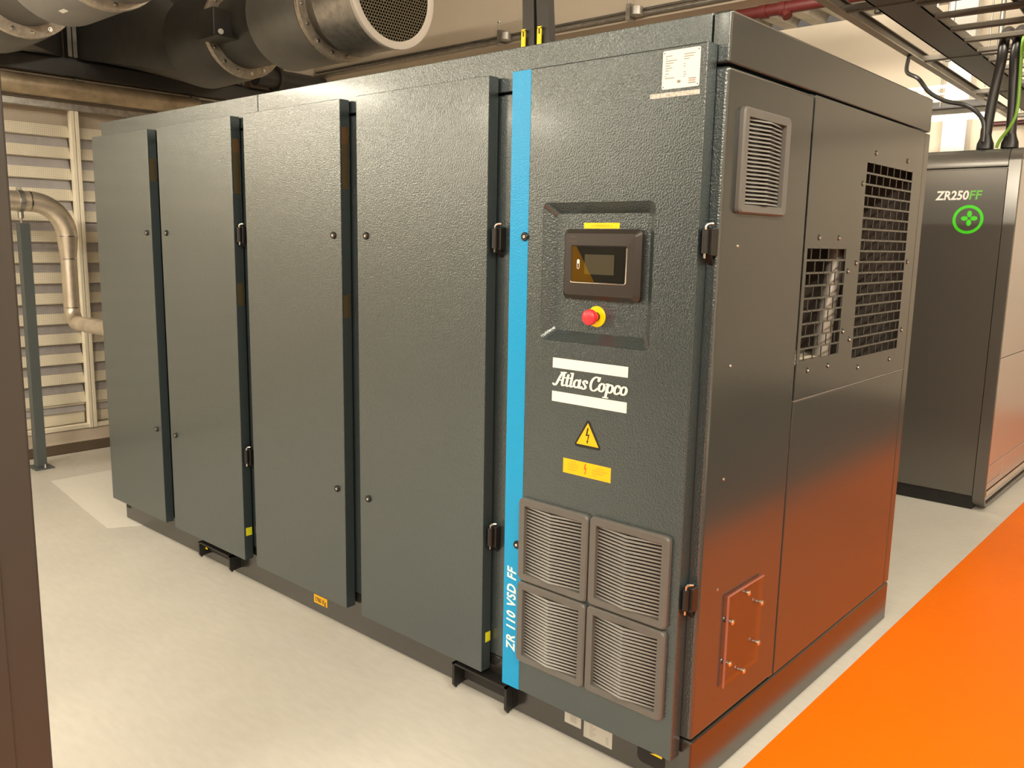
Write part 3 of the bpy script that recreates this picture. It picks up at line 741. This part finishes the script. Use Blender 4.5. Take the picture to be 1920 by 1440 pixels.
endp(3.44, 6.35, 0.873, 1.955); endp(3.44, 6.35, 0.252, 0.869); endp(3.44, 3.80, 0.150, 0.248); endp(3.804, 6.35, 0.110, 0.248)
endp(3.44, 3.80, 0.110, 0.146); endp(3.46, 6.35, 0.075, 0.104, CHROME, 'end_rail', -0.086); endp(3.44, 6.35, 0.045, 0.072)
txt('model_lettering', 'ZR250', 0.068, WHITE, c2, (-0.495, Y2-0.0004, 1.742), (1, 0, 0), (0, 0, 1), 0.12, 0.0020, 0.172, label='white lettering ZR250')
txt('model_lettering', 'FF', 0.068, mat('pale_green_print', (0.14, 0.50, 0.06), 0.45), c2, (-0.322, Y2-0.0004, 1.742), (1, 0, 0), (0, 0, 1), 0.12, 0.0014, 0.066, label='green lettering FF')
ex2, ez2 = -0.316, 1.633
m_ = MB(); N = 40
def ring(r): return [(ex2+r*math.cos(2*PI*i/N), Y2-0.0010, ez2+r*math.sin(2*PI*i/N)) for i in range(N)]
loft(m_, [ring(0.0785), ring(0.0625)])
for a in range(4):
    c, s = math.cos(a*PI/2), math.sin(a*PI/2)
    m_.poly([(ex2+c*(0.024+0.018*math.cos(t))-s*0.0125*math.sin(t)+0.006, Y2-0.0010, ez2+s*(0.024+0.018*math.cos(t))+c*0.0125*math.sin(t)+0.006) for t in [2*PI*i/18 for i in range(18)]])
obj('ring_emblem', m_, GREENL, c2, False, label='bright green ring emblem with four petals')

# ------------------------------------------------------------------ exhaust ducts at upper left
def duct(yc, zc, label):
    t = thing('exhaust_duct', (-4.0, yc, zc), label, 'duct', None)
    O = (0, yc, zc)
    L = lambda prof, n=48: MB().lathe(O, (1, 0, 0), prof, n)
    sd = yc > 0.5
    xe = -2.53
    obj('end_ring', L([(xe-0.03, 0.275), (xe-0.006, 0.278), (xe, 0.275), (xe+0.001, 0.262), (xe-0.004, 0.250), (xe-0.006, 0.236)]), mat('pale_zinc_rim', (0.66, 0.60, 0.54), 0.5, 0.1), t, label='pale zinc rim of the open end')
    obj('sleeve', L([(-2.86, 0.274), (-2.853, 0.274), (-2.84, 0.266), (xe-0.028, 0.268)]), GALV, t)
    # honeycomb grid
    m_ = MB(); s = 0.0100; h = math.sqrt(3)*s
    for i in range(-20, 21):
        for j in range(-17, 18):
            y = (i + (j % 2)*0.5)*h; z = j*1.5*s
            if y*y + z*z > 0.240**2: continue
            P = [(s*math.sin(PI/3*k), s*math.cos(PI/3*k)) for k in range(6)]
            for k in range(6):
                (a1, b1), (a2, b2) = P[k], P[(k+1) % 6]
                f = 0.76
                m_.quad((xe-0.010, yc+y+a1, zc+z+b1), (xe-0.010, yc+y+a2, zc+z+b2), (xe-0.010, yc+y+a2*f, zc+z+b2*f), (xe-0.010, yc+y+a1*f, zc+z+b1*f))
                m_.quad((xe-0.010, yc+y+a1*f, zc+z+b1*f), (xe-0.010, yc+y+a2*f, zc+z+b2*f), (xe-0.03, yc+y+a2*f, zc+z+b2*f), (xe-0.03, yc+y+a1*f, zc+z+b1*f))
    hg = obj('honeycomb_grid', m_, LATT, t, False, kind='stuff'); hg.data.materials.append(VOID)
    for i, f in enumerate(hg.data.polygons): f.material_index = i % 2  # cell walls take the dark colour: shade inside the holes is painted
    obj('grid_back', L([(xe-0.035, 0.25), (xe-0.035, 0)]), VOID, t)
    obj('neck', L([(-3.0, 0.232), (-2.93, 0.234), (-2.855, 0.272)]), GALVD, t)
    def flange(x, r, ri, nb=16):
        f = obj('flange', L([(x-0.012, ri), (x-0.012, r), (x-0.008, r+0.003), (x+0.018, r+0.003), (x+0.022, r), (x+0.022, ri)]), FLANGE, t)
        src = None
        for k in range(nb):
            a = 2*PI*(k+0.35)/nb; rb = r-0.026
            p = (x+0.022, yc+rb*math.sin(a), zc-rb*math.cos(a))
            if src is None:
                src = obj('bolt', MB().lathe(p, (1, 0, 0), [(0, 0.011), (0.003, 0.011), (0.003, 0.008), (0.008, 0.007), (0.009, 0)], 10), CHROME, f, org=p); p0 = Vector(p)
            else: piece('bolt', src, f, Vector(p)-p0)
    flange(-2.99, 0.282, 0.230); flange(-3.95, 0.267, 0.208)
    obj('silencer_body', L([(-3.47, 0.20), (-3.47, 0.277), (-3.46, 0.280), (-3.01, 0.280), (-3.005, 0.25)]), DUCTG, t)
    obj('neck', L([(-3.965, 0.212), (-3.46, 0.215)]), DUCTD, t)
    obj('fan_casing', L([(-4.42, 0.282), (-4.36, 0.282), (-4.05, 0.276), (-3.97, 0.262)]), DUCTD, t)
    # rectangular hood that gathers to the round casing
    N = 48; y0, y1, z0, z1 = yc-0.56, yc+0.56, 2.63, 3.68
    ya, yb = (0.665, 1.84) if sd else (-0.585, 0.585)
    A, B = [], []
    for k in range(N):
        a = 2*PI*k/N; c, s_ = math.cos(a), math.sin(a)
        A.append((-4.42, yc+0.282*c, zc+0.282*s_))
        m = max(abs(c), abs(s_)); u, v = c/m, s_/m
        B.append((XL+0.012, (ya+yb)/2+u*(yb-ya)/2, (z0+z1)/2+v*(z1-z0)/2))
    obj('hood', loft(MB(), [A, B]), DUCTD, t, label='dark hood widening to the wall opening')
    # actuator box
    bx = MB().box(-3.90, -3.74, yc-0.32, yc-0.17, zc-0.10, zc+0.06, 0.008, 2).box(-3.91, -3.70, yc-0.33, yc-0.17, zc-0.106, zc-0.098)
    a_ = obj('terminal_box', bx, DUCTD, t)
    obj('knob', MB().lathe((-3.735, yc-0.28, zc-0.075), (1, -0.3, 0), [(0, 0.016), (0.012, 0.016), (0.014, 0)], 14), WHITEP, a_)
    if not sd:
        obj('small_label', MB().prism([(-3.25, yc-0.282*math.sin(.35), zc-0.282*math.cos(.35)), (-3.19, yc-0.282*math.sin(.35), zc-0.282*math.cos(.35)), (-3.19, yc-0.282*math.sin(.28), zc-0.282*math.cos(.28)), (-3.25, yc-0.282*math.sin(.28), zc-0.282*math.cos(.28))], (0, 0, -0.001)), WHITEP, t)
    for x in (-3.9, -3.2):
        obj('hanger_rod', MB().cyl((x, yc, zc+0.25), (x, yc, ZC-0.002), 0.006, 8), GALVD, t)
    return t
duct(1.155, 2.708, 'round grey exhaust duct ending in an open honeycomb grid above the compressor')
duct(-0.11, 2.720, 'round grey exhaust duct in the upper left corner, cut by the frame')

# ------------------------------------------------------------------ pipes at the left wall
p = thing('galvanised_pipe', (-5.12, 0, 2.405), 'thick weathered galvanised pipe running along the top of the louvres', 'pipe')
obj('pipe_run', MB().tube([(-5.12, -1.9, 2.405), (-5.12, 1.47, 2.405)], 0.063, 24), RUSTP, p)
obj('coupling', MB().tube([(-5.12, 1.47, 2.405), (-5.12, 1.66, 2.405)], 0.058, 24), INOX, p)
obj('pipe_run', MB().tube([(-5.12, 1.66, 2.405), (-5.12, 2.55, 2.405)], 0.052, 24), RUSTP, p)
src = None
for y in (-0.62, 0.63, 1.45):
    obj('pipe_bracket', MB().box(-5.248, -5.10, y-0.03, y+0.03, 2.466, 2.476), GALVD, p)
dp = thing('drain_pipe', (-4.95, 2.2, 2.66), 'short dark flanged pipe on the wall under the honeycomb duct', 'pipe')
obj('pipe_run', MB().tube([(-5.1, 1.95, 2.70), (-5.1, 2.58, 2.70)], 0.075, 20), DUCTD, dp)
obj('flange', MB().tube([(-5.1, 2.12, 2.70), (-5.1, 2.15, 2.70)], 0.105, 20), DUCTD, dp)
obj('bracket', MB().box(-5.245, -5.1, 2.28, 2.31, 2.62, 2.70), GALVD, dp)

sp = thing('steel_pipe', (-4.72, 0.3, 0.9), 'stainless pipe that bends down and into the far end of the compressor', 'pipe')
PX = -4.72
obj('pipe_run', MB().tube([(PX, -1.6, 1.654), (PX, 0.125, 1.654)], 0.061, 28), INOX, sp)
pts = []; RB = 0.205
for i in range(13):
    a = math.radians(90*i/12); pts.append((PX, 0.13+RB*math.sin(a), 1.654-RB*(1-math.cos(a))))
obj('elbow', MB().tube(pts, 0.0615, 28), INOX, sp)
obj('reducer', MB().tube([(PX, 0.335, 1.449), (PX, 0.335, 1.43), (PX, 0.335, 1.32), (PX, 0.335, 1.30)], [0.0615, 0.060, 0.048, 0.047], 28), INOX, sp)
obj('pipe_run', MB().tube([(PX, 0.335, 1.30), (PX, 0.335, 0.995)], 0.047, 28), INOX, sp)
pts = []; RB = 0.09
for i in range(13):
    a = math.radians(90*i/12); pts.append((PX+RB*(1-math.cos(a)), 0.335, 0.995-RB*math.sin(a)))
obj('elbow', MB().tube(pts, 0.0475, 28), INOX, sp)
obj('pipe_run', MB().tube([(PX+RB, 0.335, 0.905), (XW-0.002, 0.335, 0.905)], 0.047, 28), INOX, sp)
for q, r, d in (((PX, 0.127, 1.654), 0.0635, (0, 1, 0)), ((PX, 0.335, 1.445), 0.0635, (0, 0, 1)), ((PX, 0.335, 1.305), 0.050, (0, 0, 1)), ((PX, 0.335, 0.998), 0.0495, (0, 0, 1))):
    a = Vector(q); b = a + Vector(d)*0.006
    obj('weld_ring', MB().cyl(a, b, r, 28), CHROME, sp)
po = thing('support_post', (-4.7, 0.077, 0), 'slim bluish grey square post on a base plate carrying the stainless pipe', 'post')
obj('post', MB().box(-4.73, -4.67, 0.047, 0.107, 0.008, 1.522, 0.004, 2), POST, po)
obj('base_plate', MB().box(-4.775, -4.625, 0.022, 0.134, 0.0, 0.008), POST, po)
obj('anchor_bolt', MB().cyl((-4.645, 0.085, 0.008), (-4.645, 0.085, 0.016), 0.009, 6).cyl((-4.645, 0.085, 0.016), (-4.645, 0.085, 0.03), 0.005, 8), CHROME, po)
obj('pipe_clamp', MB().lathe((PX, 0.060, 1.654), (0, 1, 0), [(0, 0.061), (0, 0.066), (0.03, 0.066), (0.03, 0.061)], 28)
    .box(PX-0.01, PX+0.012, 0.062, 0.088, 1.716, 1.735).box(PX+0.055, PX+0.075, 0.062, 0.088, 1.645, 1.668), GALV, po)
obj('clamp_stud', MB().cyl((PX, 0.075, 1.522), (PX, 0.075, 1.59), 0.008, 10).cyl((PX, 0.075, 1.550), (PX, 0.075, 1.59), 0.017, 12), GALV, po)

# floor grating strip by the louvres
g = thing('floor_grating', (-5.1, 0.5, 0), 'narrow brown steel grating strip set in the floor under the louvres', 'grating')
obj('grating_frame', MB().box(-5.235, -4.945, -1.9, 3.0, 0.0, 0.003), GRATE, g)
m_ = MB(); y = -1.9
while y < 2.97:
    m_.quad((-5.23, y, 0.0045), (-5.23, y+0.012, 0.0045), (-4.95, y+0.112, 0.0045), (-4.95, y+0.10, 0.0045)); y += 0.034
obj('grating_ribs', m_, mat('rib_brown', (0.17, 0.115, 0.07), 0.5, 0.3), g, False, kind='stuff')

# ------------------------------------------------------------------ dark steel column close on the left
cx1, cy1 = 1.0126-2.3706*0.6, -1.8815+0.7895*0.6
co = thing('steel_column', (cx1-0.15, cy1-0.15, 0), 'dark brown-grey steel column close to the camera at the left edge', 'column')
obj('column_shaft', MB().box(cx1-0.30, cx1, cy1-0.30, cy1, 0.012, ZC, 0.005, 3), STEELB, co)
obj('cover_strip', MB().box(cx1, cx1+0.002, cy1-0.150, cy1-0.055, 0.3, 2.6, 0.001, 1), STEELB, co)
obj('column_foot', MB().box(cx1-0.34, cx1+0.04, cy1-0.34, cy1+0.0, 0.0, 0.012), STEELB, co)

# ------------------------------------------------------------------ cables, trays and pipes overhead
tr = thing('cable_ladder', (-0.4, 4.0, 2.6), 'dark steel cable ladder hung from the ceiling at upper right', 'cable tray')
ZL = 2.60
tr.rotation_euler = (0, 0, 0.034)
obj('side_rail', MB().box(-0.816, -0.806, 1.3, 6.9, ZL, ZL+0.065).box(-0.816, -0.790, 1.3, 6.9, ZL+0.060, ZL+0.065), TRAYM, tr, False)
obj('rail_flange', MB().box(-0.816, -0.772, 1.3, 6.9, ZL-0.006, ZL), TRAYL, tr, False)
obj('solid_channel', MB().box(-0.640, -0.630, 1.3, 6.9, ZL, ZL+0.05).box(-0.640, -0.455, 1.3, 6.9, ZL, ZL+0.006).box(-0.465, -0.455, 1.3, 6.9, ZL, ZL+0.05), TRAYM, tr, False)
obj('side_rail', MB().box(0.10, 0.11, 1.3, 6.9, ZL, ZL+0.11).box(0.06, 0.10, 1.3, 6.9, ZL, ZL+0.006), TRAYM, tr, False)
src = None
y = 1.62
while y < 6.8:
    if src is None:
        src = obj('rung', MB().box(-0.456, 0.10, y-0.018, y+0.018, ZL-0.012, ZL+0.016, 0.004, 1), TRAYM, tr, org=(0, y, ZL)); y0 = y
    else: piece('rung', src, tr, (0, y-y0, 0))
    y += 0.305
for y in (2.50, 3.89, 5.28, 6.67):
    obj('support_strut', MB().box(-0.806, 0.10, y-0.020, y+0.020, ZL-0.004, ZL+0.030, 0.005, 1), TRAYM, tr)
    for dy, r in ((0.0, 0.006), (0.33, 0.018)):
        obj('threaded_rod', MB().cyl((-0.70, y-0.10+dy, ZL+0.03), (-0.70, y-0.10+dy, ZC-0.002), r, 10), GALVD, tr)
# cables lying on the ladder
for x, r in ((-0.07, 0.026), (-0.01, 0.024), (0.05, 0.026)):
    tag(obj('power_cable', MB().tube([(x, 1.5, ZL+0.018+r), (x, 3.0, ZL+0.018+r), (x-0.10, 5.0, ZL+0.018+r), (x-0.16, 6.85, ZL+0.018+r)], r, 10), RUBBER),
        'black power cable lying along the overhead cable ladder', 'cable', 'cables lying on the ladder')
def drop(bx, by, tx, ty, label, r=0.026):
    t = thing('power_cable', (bx, by, 2.014), label, 'cable')
    pts = [(bx, by, 2.018), (bx, by, 2.08), (bx*.7+tx*.3, by*.7+ty*.3, 2.25), (tx, ty, 2.47), (tx, ty+0.015, 2.55), (tx-0.004, ty+0.05, 2.61), (tx-0.006, ty+0.10, 2.645), (tx-0.006, ty+0.2, 2.652), (tx, ty+0.6, 2.652)]
    obj('cable_run', MB().tube(curve3(pts), r, 14), RUBBER, t)
    obj('cable_gland', MB().lathe((bx, by, 2.0145), (0, 0, 1), [(0, 0.044), (0.03, 0.042), (0.06, 0.030), (0.075, 0.027)], 18), BLACK, t)
    return t
drop(-0.285, 3.47, -0.25, 3.47, 'thick black cable dropping onto the far compressor, left of the pair')
drop(-0.165, 3.47, -0.185, 3.47, 'thick black cable dropping onto the far compressor, right of the pair')
tag(obj('earth_cable', MB().tube(curve3([(-0.222, 3.44, 2.016), (-0.205, 3.435, 2.06), (-0.165, 3.43, 2.12), (-0.140, 3.43, 2.20), (-0.142, 3.435, 2.35), (-0.148, 3.44, 2.47), (-0.150, 3.45, 2.58), (-0.15, 3.6, 2.66)]), 0.0085, 10), GREEN),
    'thin green earth cable beside the right thick black cable', 'cable')
tag(obj('thin_cable', MB().tube(curve3([(-0.775, 3.62, 2.592), (-0.770, 3.58, 2.56), (-0.750, 3.52, 2.48), (-0.655, 3.43, 2.42), (-0.59, 3.43, 2.34), (-0.50, 3.43, 2.285), (-0.40, 3.43, 2.255), (-0.335, 3.435, 2.21), (-0.297, 3.44, 2.15), (-0.290, 3.432, 2.05)]), 0.0115, 10), RUBBER),
    'thin black cable sagging from the ladder rail to the far compressor', 'cable')

# perforated tray across the back, lamp beneath it
pt = thing('perforated_tray', (-1.3, 5.6, 2.6), 'perforated galvanised cable tray crossing behind the compressor', 'cable tray')
m_ = MB(); y = 5.5
m_.box(-2.6, -0.95, y, y+0.004, 2.605, 2.622).box(-2.6, -0.95, y, y+0.004, 2.703, 2.728)
x = -2.6
while x < -0.96:
    m_.box(x, x+0.045, y, y+0.004, 2.622, 2.703); 
    m_.box(x+0.045, x+0.1, y, y+0.004, 2.655, 2.668); x += 0.1
obj('tray_side', m_, GALV, pt, False)
obj('tray_floor', MB().box(-2.6, -0.80, 5.504, 6.10, 2.600, 2.606), GALVD, pt)
for x in (-1.13,):
    obj('hanger_rod', MB().cyl((x, 5.51, 2.56), (x, 5.51, ZC-0.002), 0.007, 8), GALVD, pt)
la = thing('tube_lamp', (-1.12, 5.95, 2.53), 'lit tube lamp glaring under the perforated tray at the back', 'lamp')
obj('lamp_housing', MB().box(-1.42, -0.84, 5.90, 6.00, 2.560, 2.598), COLW, la)
obj('lamp_tube', MB().cyl((-1.40, 5.95, 2.535), (-0.86, 5.95, 2.535), 0.020, 12), LAMPM, la)

def redpipe(pts, r, label):
    t = thing('sprinkler_pipe', pts[0], label, 'pipe')
    obj('pipe_run', MB().tube(pts, r, 16), RED, t)
    return t
rp1 = redpipe([(-5.2, 5.2, 3.42), (-0.2, 5.2, 3.42), (5.4, 5.2, 3.42)], 0.05, 'red sprinkler pipe under the ceiling deck near the top edge')
for x in (-2.50, -2.33):
    obj('coupling', MB().tube([(x-0.03, 5.2, 3.42), (x+0.03, 5.2, 3.42)], 0.062, 16), RED, rp1)
obj('sprinkler_branch', MB().tube([(-2.33, 5.2, 3.42), (-2.28, 5.18, 3.34)], 0.04, 12), RED, rp1)
obj('hanger_rod', MB().cyl((-2.33, 5.2, 3.45), (-2.33, 5.2, ZC-0.002), 0.006, 8), GALVD, rp1)
rp2 = redpipe([(-1.145, 6.9, 2.20), (-1.145, 6.9, 2.545), (-1.135, 6.9, 2.575), (-1.10, 6.9, 2.585), (0.4, 6.9, 2.585), (5.4, 6.9, 2.585)], 0.022, 'thin bright red pipe on the back wall above the far compressor')
obj('hanger_rod', MB().box(-0.965, -0.935, 6.9, 7.0, 2.745, 2.755).cyl((-0.95, 6.9, 2.605), (-0.95, 6.9, 2.75), 0.006, 8), GALVD, rp2)

# conduit along the foot of the beam with its clamps
cn = thing('conduit', (-2.5, 2.57, 2.80), 'grey conduit pipe clamped along the foot of the beige beam', 'pipe')
obj('conduit_run', MB().tube([(-5.2, 2.575, 2.800), (1.5, 2.575, 2.800)], 0.013, 12), GALV, cn)
obj('strut_rail', MB().box(-5.2, 1.5, 2.580, 2.599, 2.822, 2.834), GALVD, cn)
for x in (-3.02, -1.985):
    obj('pipe_clamp', MB().cyl((x, 2.535, 2.785), (x, 2.535, 2.83), 0.040, 16).box(x-0.075, x-0.045, 2.535, 2.585, 2.77, 2.86), GALV, cn)
    obj('clamp_screw', MB().cyl((x-0.06, 2.54, 2.86), (x-0.06, 2.54, 2.915), 0.005, 8).cyl((x-0.06, 2.54, 2.905), (x-0.06, 2.54, 2.913), 0.012, 6), GALV, cn)

# two dark sleeved risers with yellow tags on the compressor roof
for k, (bx, tx, lab) in enumerate(((-0.866, -0.905, 'flat black riser strap with a yellow tag on the compressor roof, left one'), (-0.800, -0.862, 'flat black riser strap with a yellow tag on the compressor roof, right one'))):
    t = thing('riser_strap', (bx, 0.3, 2.0), lab, 'cable')
    m_ = MB(); wv = 0.024
    loft(m_, [[(bx-wv, 0.29, 2.0), (bx+wv, 0.29, 2.0), (bx+wv, 0.32, 2.0), (bx-wv, 0.32, 2.0)], [(tx-wv, 0.31, 2.6), (tx+wv, 0.31, 2.6), (tx+wv, 0.34, 2.6), (tx-wv, 0.34, 2.6)],
              [(tx-wv, 0.33, ZC), (tx+wv, 0.33, ZC), (tx+wv, 0.36, ZC), (tx-wv, 0.36, ZC)]], True, True)
    obj('strap', m_, RUBBER, t, False)
    m_ = MB(); xo = bx-0.020
    loft(m_, [roundrect(xo-0.008, xo+0.008, 2.055, 2.135, 0.005, 0.286, 3), roundrect(xo-0.004, xo+0.004, 2.118, 2.130, 0.002, 0.286, 3)])
    m_ = MB().box(xo-0.008, xo+0.008, 0.283, 0.287, 2.045, 2.110).box(xo-0.008, xo-0.004, 0.283, 0.287, 2.110, 2.130).box(xo+0.004, xo+0.008, 0.283, 0.287, 2.110, 2.130).box(xo-0.008, xo+0.008, 0.283, 0.287, 2.127, 2.133)
    obj('yellow_tag', m_, YEL, t, False)
